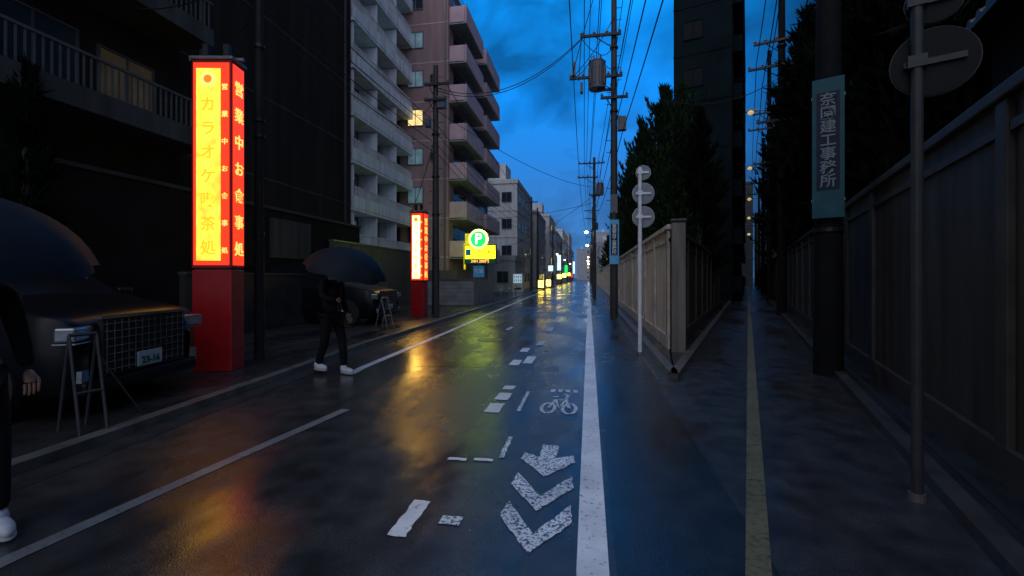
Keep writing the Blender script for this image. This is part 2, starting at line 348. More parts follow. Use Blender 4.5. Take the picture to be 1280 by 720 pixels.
x_, y_ = W2(.96, 3.93); sign_post((x_, y_, 0), -A2 - R(8), 3.4, [(.09, 3.36, .15), (.09, 2.95, .225)], .033, dimw_m, dimd_m)

def vsign(b, z0, z1, w, y, face, panel, tm, txt, size):
    b.box('vertical_sign_frame', face, -w / 2, w / 2, y - .02, y, z0, z1)
    b.box('vertical_sign_panel', panel, -w * .36, w * .36, y - .026, y - .0205, z0 + (z1 - z0) * .2, z1 - (z1 - z0) * .1)
    n = len(txt); H = (z1 - z0) * .68
    for i, ch in enumerate(txt): b.text('sign_lettering', tm, ch, (0, y - .03, z1 - (z1 - z0) * .11 - (i + .5) * H / n), size, (R(90), 0, 0))
    b.box('sign_straps', steel_m, -w / 2 - .01, w / 2 + .01, y + .002, y + .3, z0 + .25, z0 + .29); b.box('sign_straps', steel_m, -w / 2 - .01, w / 2 + .01, y + .002, y + .3, z1 - .29, z1 - .25)

def upole(loc, rz, h, r, arms=(), steps=True, m=pole_m, transformer=None, lamp=None, lm=None, cols=(), lr=.10):
    b = B('utility_pole', loc, rz)
    b.cyl('pole_shaft', m, (0, 0, 0), (0, 0, h), r, r * .62, n=18)
    for z, x0, x1 in arms:
        b.box('crossarms', dsteel_m, x0, x1, -r - .06, -r + .03, z - .045, z + .045)
        n = max(2, int((x1 - x0) / .4))
        for i in range(n + 1):
            x = x0 + .05 + (x1 - x0 - .1) * i / n
            if abs(x) < r: continue
            b.cyl('insulators', signback_m, (x, -r, z + .045), (x, -r, z + .2), .035, .022, n=8); b.cyl('insulators', signback_m, (x, -r, z + .1), (x, -r, z + .12), .06, n=8)
        b.tube('arm_braces', dsteel_m, [(x0 * .6, -r, z), (0, -r * .5, z - .5)], .018, 6)
    if steps:
        z = 2.6
        while z < h - .4:
            sx = 1 if int(z * 10) % 2 else -1
            b.cyl('climbing_steps', dsteel_m, (0, 0, z), (sx * (r + .13), 0, z), .012, n=6); z += .45
    for z in (2.2, 3.9, h * .55, h * .72): b.cyl('bands', dsteel_m, (0, 0, z), (0, 0, z + .06), r * 1.03, n=18)
    if transformer:
        x, z, rr, hh = transformer
        b.cyl('transformer', transf_m, (x, 0, z), (x, 0, z + hh), rr, n=20); b.cyl('transformer', transf_m, (x, 0, z + hh), (x, 0, z + hh + .07), rr * 1.05, rr * .8, n=20)
        b.cyl('transformer_bushings', signback_m, (x - .12, 0, z + hh), (x - .12, 0, z + hh + .3), .045, .03, n=8); b.cyl('transformer_bushings', signback_m, (x + .12, 0, z + hh), (x + .12, 0, z + hh + .3), .045, .03, n=8)
        for i in range(10):
            a = i * math.pi / 5; b.box('transformer_fins', transf_m, x + rr * 1.04 * math.cos(a) - .015, x + rr * 1.04 * math.cos(a) + .015, rr * 1.04 * math.sin(a) - .03, rr * 1.04 * math.sin(a) + .03, z + .15, z + hh - .2)
        b.box('transformer_bracket', dsteel_m, min(x, 0), max(x, 0), -.05, .05, z - .08, z)
    for x, z, w, hh in cols: b.box('switch_boxes', transf_m, x, x + w, -.15, .12, z, z + hh)
    if lamp:
        z, dx = lamp
        b.tube('lamp_arm', steel_m, [(0, 0, z - .25), (dx * .5, -.05, z + .02), (dx, -.1, z + .05)], .025, 8)
        b.box('lamp_housing', steel_m, dx - .28, dx + .1, -.19, -.01, z + .03, z + .11); b.ball('lamp_globe', lm or lamp_m, (dx - .1, -.1, z + .0), lr, 10, .8)
    return b
b = upole((.93, 17.2, 0), 0, 14, .15, arms=[(10.55, -1.25, .25), (9.0, -1.65, .3), (12.6, -.9, .9), (8.2, -.5, .5)], transformer=(-.62, 8.6, .31, 1.0), cols=[(-.12, 3.9, .24, .7), (.14, 7.0, .3, .5), (-1.55, 9.15, .12, .5), (-1.25, 8.5, .1, .35)])
vsign(b, 2.0, 3.65, .34, -.17, bluesign_m, navy_m, whitetxt_m, '東雲台工事務所', .17); b.done()
b = upole((.42, 36, 0), 0, 11, .16, arms=[(10.5, -1.2, .8), (9.4, -1.3, .3), (8.0, -.4, .6)], transformer=(.45, 8.0, .28, .9), lamp=(5.1, -.5), lr=.14); b.done()
for t_, s_, lz in ((58, .5, 5.6), (84, .5, 7.4), (112, .5, 5.6), (145, .5, 8), (185, .5, 7)):
    b = upole((s_, t_, 0), 0, 10.5, .16, arms=[(10, -1.1, .7), (9.0, -1.0, .4)], steps=False, lamp=(lz, -.6), transformer=(.4, 7.6, .28, .8), lr=.11 + t_ * .001, lm=lampy_m if t_ in (84, 145) else None); b.done()
b = upole((-5.95, 16.9, .05), 0, 9.8, .15, arms=[(9.0, -.4, .6), (8.4, -.4, .5)], cols=[(.1, 8.1, .3, .45), (-.42, 7.4, .2, .3)]); b.done()
for t_, h_ in ((50, 10.5), (56, 10.2), (80, 10), (105, 10), (135, 10)):
    b = upole((-6.35, t_, .05), 0, h_, .15, arms=[(h_ - .6, -.7, .7)], steps=False, lamp=(5.6, .9) if t_ > 70 else None, lr=.16, lm=lampy_m); b.done()
b = upole((-5.7, 7.0, .05), 0, 7.6, .085, arms=[(6.9, -.6, .5)], steps=False, m=mat('dark_pole_concrete', (.015, .015, .016), .7, .3, 4, .2, spec=.2)); b.done()
dpole_m = mat('black_pole_concrete', (.007, .008, .009), .8, .3, 4, .2, spec=.12)
x_, y_ = W2(1.05, 8.4); b = upole((x_, y_, 0), -A2 - R(8), 11, .2, arms=[(9.2, -.8, .8)], m=dpole_m, steps=False)
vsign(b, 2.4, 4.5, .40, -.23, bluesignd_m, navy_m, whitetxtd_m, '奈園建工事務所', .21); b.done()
for t2, h_, lz in ((21, 15, 8.3), (33, 16, 8.6), (46, 14, 8.6), (64, 13, 9), (88, 12, 9)):
    x_, y_ = W2(1.15, t2); b = upole((x_, y_, 0), -A2, h_, .18, arms=[(h_ - 4, -1, .6), (h_ - 5, -1.2, .3), (h_ - 7.2, -.9, .4)], steps=False, m=dpole_m, lamp=(lz, -1.0), lm=lampw_m, lr=.085 + t2 * .002); b.done()

cu = bpy.data.curves.new('power_lines', 'CURVE'); cu.dimensions = '3D'; cu.bevel_depth = .015; cu.bevel_resolution = 0; cu.materials.append(black_m)
def wire(p0, p1, sag=.4, n=14):
    sp = cu.splines.new('POLY'); sp.points.add(n)
    for i in range(n + 1):
        f = i / n; sp.points[i].co = (p0[0] + (p1[0] - p0[0]) * f, p0[1] + (p1[1] - p0[1]) * f, p0[2] + (p1[2] - p0[2]) * f - 4 * sag * f * (1 - f), 1)
M = lambda dx, z: (.93 + dx, 17.05, z)
N = lambda dx, z: (.42 + dx, 35.8, z)
for dx, z, nz in ((-.85, 12.8, 10.7), (-.4, 12.8, 10.7), (.45, 12.8, 10.7), (.85, 12.8, 10.7), (-1.1, 10.7, 9.6), (-.6, 10.7, 9.6), (-1.5, 9.1, 8.1), (-.05, 8.2, 7.4), (.15, 7.6, 7.0), (.3, 6.9, 6.4)):
    wire(M(dx, z), N(dx * .7, nz), .35); wire(M(dx, z), (1.3 + dx, -14, z + .2), .5); wire(N(dx * .7, nz), (.5 + dx * .6, 58, nz - .4), .4); wire((.5 + dx * .6, 58, nz - .4), (.5 + dx * .6, 84, nz - .5), .4)
wire(M(-1.2, 10.5), (-5.8, 16.8, 8.9), .9, 24); wire(M(-1.2, 10.45), (-5.8, 16.8, 8.8), .93, 24)
wire(M(0, 11.2), M(-1.6, 9.0), .2); wire(M(-.6, 9.9), M(-1.2, 10.5), .1); wire(M(-1.6, 9.1), M(-.8, 9.8), .25); wire(M(-.2, 13.6), M(-1.5, 9.3), -.2); wire(M(.1, 10.4), M(-.6, 9.9), .3); wire(M(.1, 9.4), M(-.5, 9.8), .3); wire(M(-1.2, 10.5), M(-1.3, 8.9), -.1)
wire(N(0, 8.6), (-5.8, 16.8, 8.0), .6, 20); wire(N(0, 7.4), (-8.3, 30, 5.5), .3); wire(N(0, 8.0), (-7.8, 40, 4.2), .5)
for k_, z in enumerate((7.6, 7.2, 6.7, 6.3)):
    wire((-5.95 + .05 * k_, 16.8, z), (-6.1 + .08 * k_, -12, z + .5), .5, 20); wire((-5.95 + .05 * k_, 16.8, z), (-6.35, 50, z + .6), .9, 20)
wire((-5.5, 16.8, 9.1), (-6.35, 50, 9.8), .6); wire((-5.95, 16.8, 8.5), (-11, 27, 12), .4); wire((-5.95, 16.8, 7.0), (-10, 24, 5), .3)
wire((-5.7, 7, 6.9), (-11, 9, 8), .3); wire((-5.5, 7, 6.9), (-10.5, 12, 9), .3)
for dx, z in ((-.9, 10.2), (-.4, 10.2), (.3, 9.2), (-.7, 9.2), (.0, 8)):
    a = W2(1.15 + dx, 20.8); c = W2(1.15 + dx * .5, 8.3); d = W2(1.15 + dx, 33)
    wire((*a, z), (*c, z), .2); wire((*a, z), (*d, z + 1), .3); wire((*d, z + 1), (*W2(1.15 + dx, 46), z), .3)
wire((*W2(.9, 20.8), 9.4), (2.5, 17, 8.0), .5)
o = bpy.data.objects.new('power_lines', cu); S.collection.objects.link(o)

# ------------------------------------------------------------------ lit sign pillars
redf = mat('red_cabinet', (.25, .01, .012), .35, .15, 6, .05)
def pillar(loc, rz, w, d, h, hb, txt1, txt2, fm, ym=yel_m):
    b = B('illuminated_sign_pillar', loc, rz)
    b.box('base', red_m, -w / 2, w / 2, 0, d, 0, hb)
    b.box('cabinet', fm, -w / 2, w / 2, 0, d, hb + .03, h)
    b.box('neck', dsteel_m, -w / 2 + .03, w / 2 - .03, .03, d - .03, hb, hb + .03)
    b.box('cap', steel_m, -w / 2 - .03, w / 2 + .03, -.03, d + .03, h, h + .05)
    b.box('mounting_bar', steel_m, -w / 2 - .14, w / 2 + .1, d * .4, d * .55, h + .05, h + .09)
    b.box('mounting_feet', dsteel_m, -w / 2 + .08, -w / 2 + .16, d * .35, d * .6, h + .09, h + .3); b.box('mounting_feet', dsteel_m, w / 2 - .2, w / 2 - .12, d * .35, d * .6, h + .09, h + .3)
    e = .03
    b.box('front_panel', redlit_m, -w / 2 + e, w / 2 - e, -.012, -.001, hb + .07, h - .05)
    b.box('front_light_column', ym, -w / 2 + e + .05, w / 2 - .26 * w, -.022, -.013, hb + .14, h - .14)
    b.box('side_panel', redlit_m, w / 2 + .001, w / 2 + .012, e, d - e, hb + .07, h - .05)
    cx = (-w / 2 + e + .05 + w / 2 - .26 * w) / 2; H = h - hb - .3; n = len(txt1)
    cs = min((w * .5), H / (n + 1))
    b.cyl('emblem', txty_m, (cx, -.032, h - .14 - cs * .55), (cx, -.024, h - .14 - cs * .55), cs * .42, n=24); b.cyl('emblem_dot', txt_m, (cx, -.036, h - .14 - cs * .55), (cx, -.033, h - .14 - cs * .55), cs * .2, n=20)
    for i, ch in enumerate(txt1):
        b.text('front_lettering', txta_m, ch, (cx, -.028, h - .14 - (i + 1.55) * H / (n + 1)), cs * .8, (R(90), 0, 0))
    n2 = len(txt2)
    for i, ch in enumerate(txt2):
        b.text('side_lettering', txty_m, ch, (w / 2 + .02, d / 2, h - .2 - (i + .5) * H / n2), min(d * .7, H / n2 * .85), (R(90), 0, R(90)))
        b.text('edge_lettering', txty_m, ch, (w / 2 - .15 * w, -.02, h - .22 - (i + .5) * H / n2), w * .17, (R(90), 0, 0))
    b.done(bevel={'base': .012, 'cap': .01})
pillar((-6.25, 15.7, .07), R(-3), .50, .42, 3.85, 1.27, 'カラオケ喫茶処', '営業中お食事処', redf)
pillar((-5.66, 5.95, .07), R(10), .60, .33, 4.75, 1.55, 'カラオケ喫茶処', '営業中お食事処', redf, ym=yel2_m)

# ------------------------------------------------------------------ parking sign etc.
b = B('parking_sign', (-6.15, 24.8, .07), R(-4))
b.cyl('post', steel_m, (0, .1, 0), (0, .1, 2.4), .06, n=12)
b.box('board', ysign_m, -.85, .95, 0, .14, 2.25, 3.25); b.box('board_frame', dsteel_m, -.9, 1.0, .02, .12, 2.2, 3.3)
b.box('board_band', mat('dark_green_band', (.01, .06, .03), .4, em=(.01, .1, .04), es=.3, bump=0, nosample=True), -.86, .96, -.01, -.001, 2.22, 2.5)
b.text('band_lettering', txty_m, '24H 200円', (.05, -.014, 2.36), .24, (R(90), 0, 0))
b.text('board_lettering', navy_m, 'コイン駐車場', (.25, -.012, 2.85), .22, (R(90), 0, 0)); b.box('board_logo', bluesign_m, -.8, -.5, -.012, -.002, 2.7, 3.05)
b.cyl('p_ring', lime_m, (-.05, .0, 3.62), (-.05, .14, 3.62), .56, n=36); b.cyl('p_disc', green_m, (-.05, -.02, 3.62), (-.05, -.002, 3.62), .46, n=36)
b.box('p_backing', ywarm_m, -.85, .5, .02, .12, 3.31, 3.95)
b.text('letter_p', plit_m, 'P', (-.05, -.025, 3.61), .85, (R(90), 0, 0))
b.box('lower_board', bluesign_m, -.35, .3, 0, .05, 1.45, 2.1); b.text('lower_lettering', whitetxt_m, '空車', (-.02, -.01, 1.78), .28, (R(90), 0, 0))
b.box('side_board', ywarm_m, -.98, -.88, .15, .2, 1.9, 3.4)
b.done()
b = B('block_wall', (0, 0, .07))
b.box('wall', ctrlwall_m, -8.4, -5.9, 22.6, 22.8, 0, 1.3); b.box('wall', ctrlwall_m, -6.08, -5.9, 22.8, 27.6, 0, 1.297); b.box('coping', kerb_m, -8.45, -5.85, 22.55, 22.85, 1.3, 1.36)
for i in range(5): b.box('joints', black_m, -8.4, -5.9, 22.596, 22.6, .2 + i * .22, .207 + i * .22)
b.done()
b = B('vending_machine', (-6.9, 43.5, .07)); b.box('cabinet', grey_m, -.5, .5, 0, .7, 0, 1.85); b.box('display', mat('vending_display', (.3, .35, .4), .3, em=(.6, .85, 1), es=.45, bump=0, nosample=True), -.42, .42, -.02, -.002, .9, 1.75); b.box('slot', black_m, -.35, .35, -.02, -.002, .25, .45)
for i in range(4):
    for r_ in range(2): b.cyl('cans', red_m if (i + r_) % 2 else bluesign_m, (-.3 + .2 * i, -.035, 1.05 + .36 * r_), (-.3 + .2 * i, -.035, 1.25 + .36 * r_), .04, n=8)
b.done()
for s_, t_ in ((-5.6, 53), (-5.6, 63)):
    b = B('lit_ground_sign', (s_, t_, .07)); b.box('frame', dsteel_m, -.36, .36, 0, .3, 0, 1.15); b.box('face', ylamp_m, -.31, .31, -.02, -.002, .25, 1.1); b.text('lettering', txt_m, '酒', (0, -.03, .68), .5, (R(90), 0, 0)); b.done()
for s_, t_, z0, z1, m_ in ((-6.4, 98, 3, 6.5, coolit_m), (-6.2, 125, 2.2, 5, green_m), (-6.3, 75, 2.5, 3.6, coolit_m), (-6.1, 140, 2, 3, ylamp_m), (-6.0, 160, 1.5, 3.0, redlit_m), (-5.9, 180, 3, 8, coolit_m), (-5.9, 110, 1.5, 2.6, ylamp_m), (-5.7, 88, 1.2, 2.2, ylamp_m)):
    b = B('shop_sign', (s_, t_, 0)); b.box('cabinet', dsteel_m, -.45, .45, 0, .25, z0, z1); b.box('face', m_, -.4, .4, -.02, -.002, z0 + .08, z1 - .08); b.cyl('bracket', dsteel_m, (-.4, .12, z0 + .3), (-2.0, .12, z0 + .3), .05, n=8); b.done()
def bollard(x, y):
    b = B('bollard', (x, y, .07)); b.cyl('post', steel_m, (0, 0, 0), (0, 0, .8), .05, n=12); b.ball('cap', steel_m, (0, 0, .8), .05, 10); b.cyl('band', whitepole_m, (0, 0, .62), (0, 0, .70), .053, n=12); b.done()
for y in (29, 32, 35): bollard(-5.7, y)
def stand(x, y, rz, h=1.0, m=steel_m, hw=.3):
    b = B('parking_barrier', (x, y, .07), rz)
    for sx in (-hw, hw):
        b.tube('legs', m, [(sx, -.2, 0), (sx, 0, h), (sx, .2, 0)], .014, 8)
    b.tube('crossbars', m, [(-hw, 0, h), (hw, 0, h)], .016, 8); b.tube('crossbars', m, [(-hw, -.12, h * .42), (hw, -.12, h * .42)], .012, 8)
    b.tube('chain', m, [(hw, 0, h * .8), (hw + .2, .1, h * .45), (hw + .45, .2, .02)], .007, 6); b.done()
stand(-5.75, 12.0, R(80), .85, hw=.15)
stand(-4.66, 3.45, R(75), .9, mat('tarnished_steel', (.06, .065, .07), .5, .2, 6, .05, metal=.5), .10)  # steel colour lowered so the near stand looks dimly lit

# ------------------------------------------------------------------ minivan
def minivan(loc, rz):
    b = B('parked_car', loc, rz)
    st = [(0, .30, .78, .70), (-.03, .24, .95, .82), (-.12, .2, 1.04, .885), (-.35, .19, 1.10, .91), (-.75, .18, 1.17, .92), (-1.05, .18, 1.24, .925), (-1.35, .18, 1.48, .925), (-1.7, .18, 1.70, .925), (-2.05, .18, 1.80, .925), (-2.6, .18, 1.86, .925), (-3.4, .18, 1.86, .925), (-4.3, .18, 1.83, .92), (-4.65, .2, 1.76, .91), (-4.82, .24, 1.4, .90), (-4.9, .3, 1.0, .85)]
    V = []; n = 15
    for x, zb, zt, w in st:
        belt = min(1.12, zt - .06); cab = zt > 1.3
        k = max(0, min(1, (zt - 1.2) / .7))
        rw = w * (.93 - .13 * k)
        half = [(.8 * w, zb), (.97 * w, zb + .1), (w, min(.6, zt - .2)), (.985 * w, belt), (rw + .01, zt - .10 if cab else zt - .03), (rw * .9, zt - .02), (rw * .5, zt)]
        ringp = half + [(0, zt + .012)] + [(-y, z) for y, z in reversed(half)]
        V += [(x, y, z) for y, z in ringp]
    body = []; glass = []
    for i in range(len(st) - 1):
        for j in range(n):
            f = (i * n + j, i * n + (j + 1) % n, (i + 1) * n + (j + 1) % n, (i + 1) * n + j)
            side = j in (3, 10) and 5 <= i <= 12
            wind = j in (5, 6, 7, 8) and 5 <= i <= 7
            rear = j in (5, 6, 7, 8) and i == 12
            (glass if side or wind or rear else body).append(f)
    body.append(tuple(range(n))); body.append(tuple((len(st) - 1) * n + j for j in range(n))[::-1])
    b.add('body', carpaint_m, V, body, True); b.add('windows', carglass_m, V, glass, True)
    for x in (-.92, -3.85):
        for sy in (-1, 1):
            b.cyl('wheel_arches', black_m, (x, sy * .80, .36), (x, sy * .925, .36), .40, n=28)
            b.cyl('tyres', black_m, (x, sy * .72, .33), (x, sy * .945, .33), .335, n=28)
            b.cyl('rims', dsteel_m, (x, sy * .9, .33), (x, sy * .952, .33), .21, n=20)
            for a in range(5):
                an = a * 2 * math.pi / 5; b.cyl('spokes', steel_m, (x, sy * .957, .33), (x + .2 * math.cos(an), sy * .957, .33 + .2 * math.sin(an)), .022, n=6)
    b.box('grille', black_m, -.04, .022, -.56, .56, .40, 1.0)
    for i in range(13): b.box('grille_slats', chrome_m, .0, .034, -.53 + i * .088 - .007, -.53 + i * .088 + .007, .43, .98)
    for i in range(7): b.box('grille_bars', chrome_m, .0, .038, -.56, .56, .46 + i * .08, .47 + i * .08)
    b.box('grille_trim', chrome_m, -.02, .038, -.59, .59, 1.0, 1.03)
    for sy in (-1, 1):
        b.box('headlights', head_m, -.18, .0, min(sy * .58, sy * .90), max(sy * .58, sy * .90), .80, .94, rz=-sy * R(14))
        b.box('headlight_trim', chrome_m, -.18, .01, min(sy * .58, sy * .91), max(sy * .58, sy * .91), .775, .79, rz=-sy * R(14))
        b.box('fog_lights', head_m, -.10, .0, min(sy * .62, sy * .80), max(sy * .62, sy * .80), .38, .5, rz=-sy * R(12))
        b.box('mirrors', carpaint_m, -1.35, -1.15, min(sy * .95, sy * 1.17), max(sy * .95, sy * 1.17), 1.12, 1.3)
        b.box('mirror_stalks', carpaint_m, -1.3, -1.22, min(sy * .9, sy * .98), max(sy * .9, sy * .98), 1.14, 1.18)
        b.box('tail_lights', redf, -4.91, -4.78, min(sy * .6, sy * .88), max(sy * .6, sy * .88), .95, 1.35)
    b.box('bumper', carpaint_m, -.2, .05, -.78, .78, .24, .39)
    b.box('number_plate', plate_m, .04, .056, -.165, .165, .43, .595); b.text('plate_lettering', bluesignd_m, '23-16', (.06, 0, .49), .11, (R(90), 0, R(90)))
    b.done(bevel={'mirrors': .04, 'bumper': .04, 'headlights': .02})
minivan((-6.25, 13.35, .07), 0)
minivan((-5.08, 4.42, .07), R(9))

# ------------------------------------------------------------------ people with umbrellas (local +X is forward)
skin_m = mat('skin', (.35, .20, .14), .5, .1, 8, 0); hair_m = mat('black_hair', (.008, .007, .006), .5, .3, 30, .3, 120)
coat_m = mat('black_coat', (.009, .010, .013), .8, .3, 6, .3, 90, spec=.15); trou_m = mat('dark_trousers', (.008, .008, .011), .85, .3, 6, .3, 90, spec=.15)
shoe_m = mat('white_trainer', (.50, .55, .60), .5, .15, 20, .1); sole_m = mat('trainer_sole', (.3, .32, .34), .6, .1, 20, .1)
canopy_m = mat('navy_umbrella_cloth', (.008, .013, .020), .65, .25, 5, .15, 30, spec=.12)
def person(loc, rz, tilt=.3):
    b = B('person', loc, rz)
    V = [(0, 0, .93), (.0, 0, 1.12), (.01, 0, 1.30), (.0, 0, 1.42), (-.0, 0, 1.49), (-.01, .17, 1.42), (-.04, .23, 1.16), (.05, .25, .94), (-.0, -.17, 1.42), (.08, -.22, 1.20), (.30, -.15, 1.165)]
    E = [(0, 1), (1, 2), (2, 3), (3, 4), (3, 5), (5, 6), (6, 7), (3, 8), (8, 9), (9, 10)]
    b.skin('coat', coat_m, V, E, [(.17, .13), (.155, .115), (.17, .12), (.10, .09), (.06, .06), .068, .055, .043, .068, .055, .043])
    V = [(0, 0, .90), (.01, .095, .86), (.13, .10, .50), (.17, .10, .12), (-.0, -.095, .86), (-.03, -.10, .50), (-.20, -.10, .15)]
    b.skin('trousers', trou_m, V, [(0, 1), (1, 2), (2, 3), (0, 4), (4, 5), (5, 6)], [(.15, .12), .095, .07, .055, .095, .07, .055])
    hv = []; hf = []; n = 20; k = 14
    for j in range(k + 1):
        ph = math.pi * j / k; z = math.cos(ph)
        for i in range(n):
            th = 2 * math.pi * i / n; cx = math.cos(th); sy = math.sin(th); rr = math.sin(ph)
            low = max(0, -z)
            x = rr * cx * .098 * (1 - .18 * low) + low * .022; y = rr * sy * .076 * (1 - .32 * low)
            if abs(th if th < math.pi else th - 2 * math.pi) < .2 and -.35 < z < .15: x += .016 * (1 - abs(z + .15) * 2)
            hv.append((.015 + x, y, 1.625 + z * .118))
    for j in range(k):
        for i in range(n): hf.append((j * n + i, (j + 1) * n + i, (j + 1) * n + (i + 1) % n, j * n + (i + 1) % n))
    b.add('head', skin_m, hv, hf, True)
    b.cyl('neck', skin_m, (0, 0, 1.46), (.005, 0, 1.57), .052, n=14)
    for sy in (-1, 1):
        b.ball('ears', skin_m, (.005, sy * .078, 1.615), .026, 10, 1.2, .7, .4); b.ball('eyes', whitetxt_m, (.102, sy * .032, 1.632), .011, 8); b.ball('pupils', black_m, (.110, sy * .032, 1.632), .006, 8)
        b.box('eyebrows', hair_m, .100, .110, sy * .032 - .018, sy * .032 + .018, 1.652, 1.658)
    b.box('mouth', mat('lips', (.3, .10, .09), .5), .095, .104, -.022, .022, 1.562, 1.569)
    b.ball('hair', hair_m, (-.012, 0, 1.655), .102, 18, 1.02, 1.02, .86); b.ball('hair', hair_m, (-.045, 0, 1.60), .072, 14, 1.1, .8, 1.0)
    for (x, y, rx) in ((.17, .10, 0), (-.20, -.10, .05)):
        z = rx
        b.ball('trainers', shoe_m, (x + .07, y, z + .055), .15, 14, .34, 1.0, .34); b.ball('trainers', shoe_m, (x - .01, y, z + .085), .06, 12, 1.0, 1.0, .85)
        b.ball('soles', sole_m, (x + .07, y, z + .02), .155, 14, .13, 1.0, .36)
    def hand(px, py, pz, grip):
        b.skin('palm', skin_m, [(px, py, pz), (px + .04, py, pz - (0 if grip else .03)), (px + .07, py, pz + (.01 if grip else -.08))], [(0, 1), (1, 2)], [(.024, .024), (.036, .022), (.034, .016)], sub=1)
        for i in range(4):
            L_ = (.024, .027, .025, .02)[i]
            if grip:
                z = pz + .035 - i * .021; V = [(px + .06, py - .02, z), (px + .06 + L_, py - .022, z), (px + .065 + L_, py + .012, z), (px + .05, py + .022, z)]
            else:
                x = px + .075; y = py - .03 + i * .02; V = [(x, y, pz - .075), (x + .008, y, pz - .075 - L_), (x + .004, y, pz - .08 - 1.9 * L_), (x - .006, y, pz - .085 - 2.5 * L_)]
            b.skin('finger', skin_m, V, [(0, 1), (1, 2), (2, 3)], [.0095, .009, .0085, .007], sub=1)
        if grip: V = [(px + .03, py + .015, pz + .02), (px + .06, py + .03, pz + .045), (px + .085, py + .012, pz + .05)]
        else: V = [(px + .03, py + .02, pz - .03), (px + .06, py + .035, pz - .06), (px + .075, py + .035, pz - .09)]
        b.skin('thumb', skin_m, V, [(0, 1), (1, 2)], [.012, .010, .008], sub=1)
    hand(.31, -.145, 1.165, True); hand(.05, .25, .92, False)
    b.done()
    ca, sa = math.cos(rz), math.sin(rz); ux, uy, uz = .385, -.145, 1.165
    u = B('umbrella', (loc[0] + ux * ca - uy * sa, loc[1] + ux * sa + uy * ca, loc[2] + uz), rz)
    u.cyl('shaft', dsteel_m, (0, 0, -.08), (0, 0, .80), .007, n=8); u.cyl('handle', black_m, (0, 0, -.13), (0, 0, .06), .013, n=10)
    u.tube('handle', black_m, [(0, 0, -.13), (.015, 0, -.16), (.05, 0, -.165), (.065, 0, -.13)], .013, 8)
    V = []; F = []; ns = 32; nr_ = 8; Rr = .60; top = .80; dz = .36
    for j in range(nr_ + 1):
        f = j / nr_
        for i in range(ns):
            th = 2 * math.pi * i / ns; rib = abs(math.cos(4 * th)); sag = (1 - rib) * f * f
            r = Rr * math.sin(f * 1.25) / math.sin(1.25) * (1 - .08 * sag); z = top - dz * (1 - math.cos(f * 1.25)) / (1 - math.cos(1.25)) + .035 * sag * (f > .9) - .012 * sag
            V.append((r * math.cos(th), r * math.sin(th), z))
    for j in range(nr_):
        for i in range(ns): F.append((j * ns + i, (j + 1) * ns + i, (j + 1) * ns + (i + 1) % ns, j * ns + (i + 1) % ns))
    u.add('canopy', canopy_m, V, F, True)
    for i in range(8):
        th = 2 * math.pi * i / 8
        pts = [(Rr * math.sin(f * 1.25) / math.sin(1.25) * math.cos(th), Rr * math.sin(f * 1.25) / math.sin(1.25) * math.sin(th), top - .002 - dz * (1 - math.cos(f * 1.25)) / (1 - math.cos(1.25)) - .004) for f in (0, .25, .5, .75, 1)]
        u.tube('ribs', steel_m, pts, .003, 5); u.tube('stretchers', steel_m, [(0, 0, .56), pts[2]], .003, 5)
    u.cyl('ferrule', dsteel_m, (0, 0, top), (0, 0, top + .07), .008, .004, n=8); e = u.done(); e.rotation_euler = (0, tilt, rz)
person((-3.62, 2.05, 0), R(-20), .22)
person((-3.96, 6.42, 0), R(-22), .32)

# ------------------------------------------------------------------ buildings
def window(b, x0, x1, z0, z1, y, g=glass_m, axis='y', sgn=-1, fr=frame_m):
    def bx(p, m, a0, a1, c0, c1, d0, d1):
        lo, hi = sorted((y + sgn * d0, y + sgn * d1))
        if axis == 'y': b.box(p, m, a0, a1, lo, hi, c0, c1)
        else: b.box(p, m, lo, hi, a0, a1, c0, c1)
    bx('window_glass_' + g.name[:5], g, x0, x1, z0, z1, .003, .015)
    f = .05
    bx('window_frames', fr, x0 - f, x0, z0 - f, z1 + f, .0, .05); bx('window_frames', fr, x1, x1 + f, z0 - f, z1 + f, .0, .05)
    bx('window_frames', fr, x0, x1, z1, z1 + f, .0, .05); bx('window_frames', fr, x0, x1, z0 - f, z0, .0, .07)
    xm = (x0 + x1) / 2; bx('window_frames', fr, xm - .02, xm + .02, z0, z1, .016, .04)

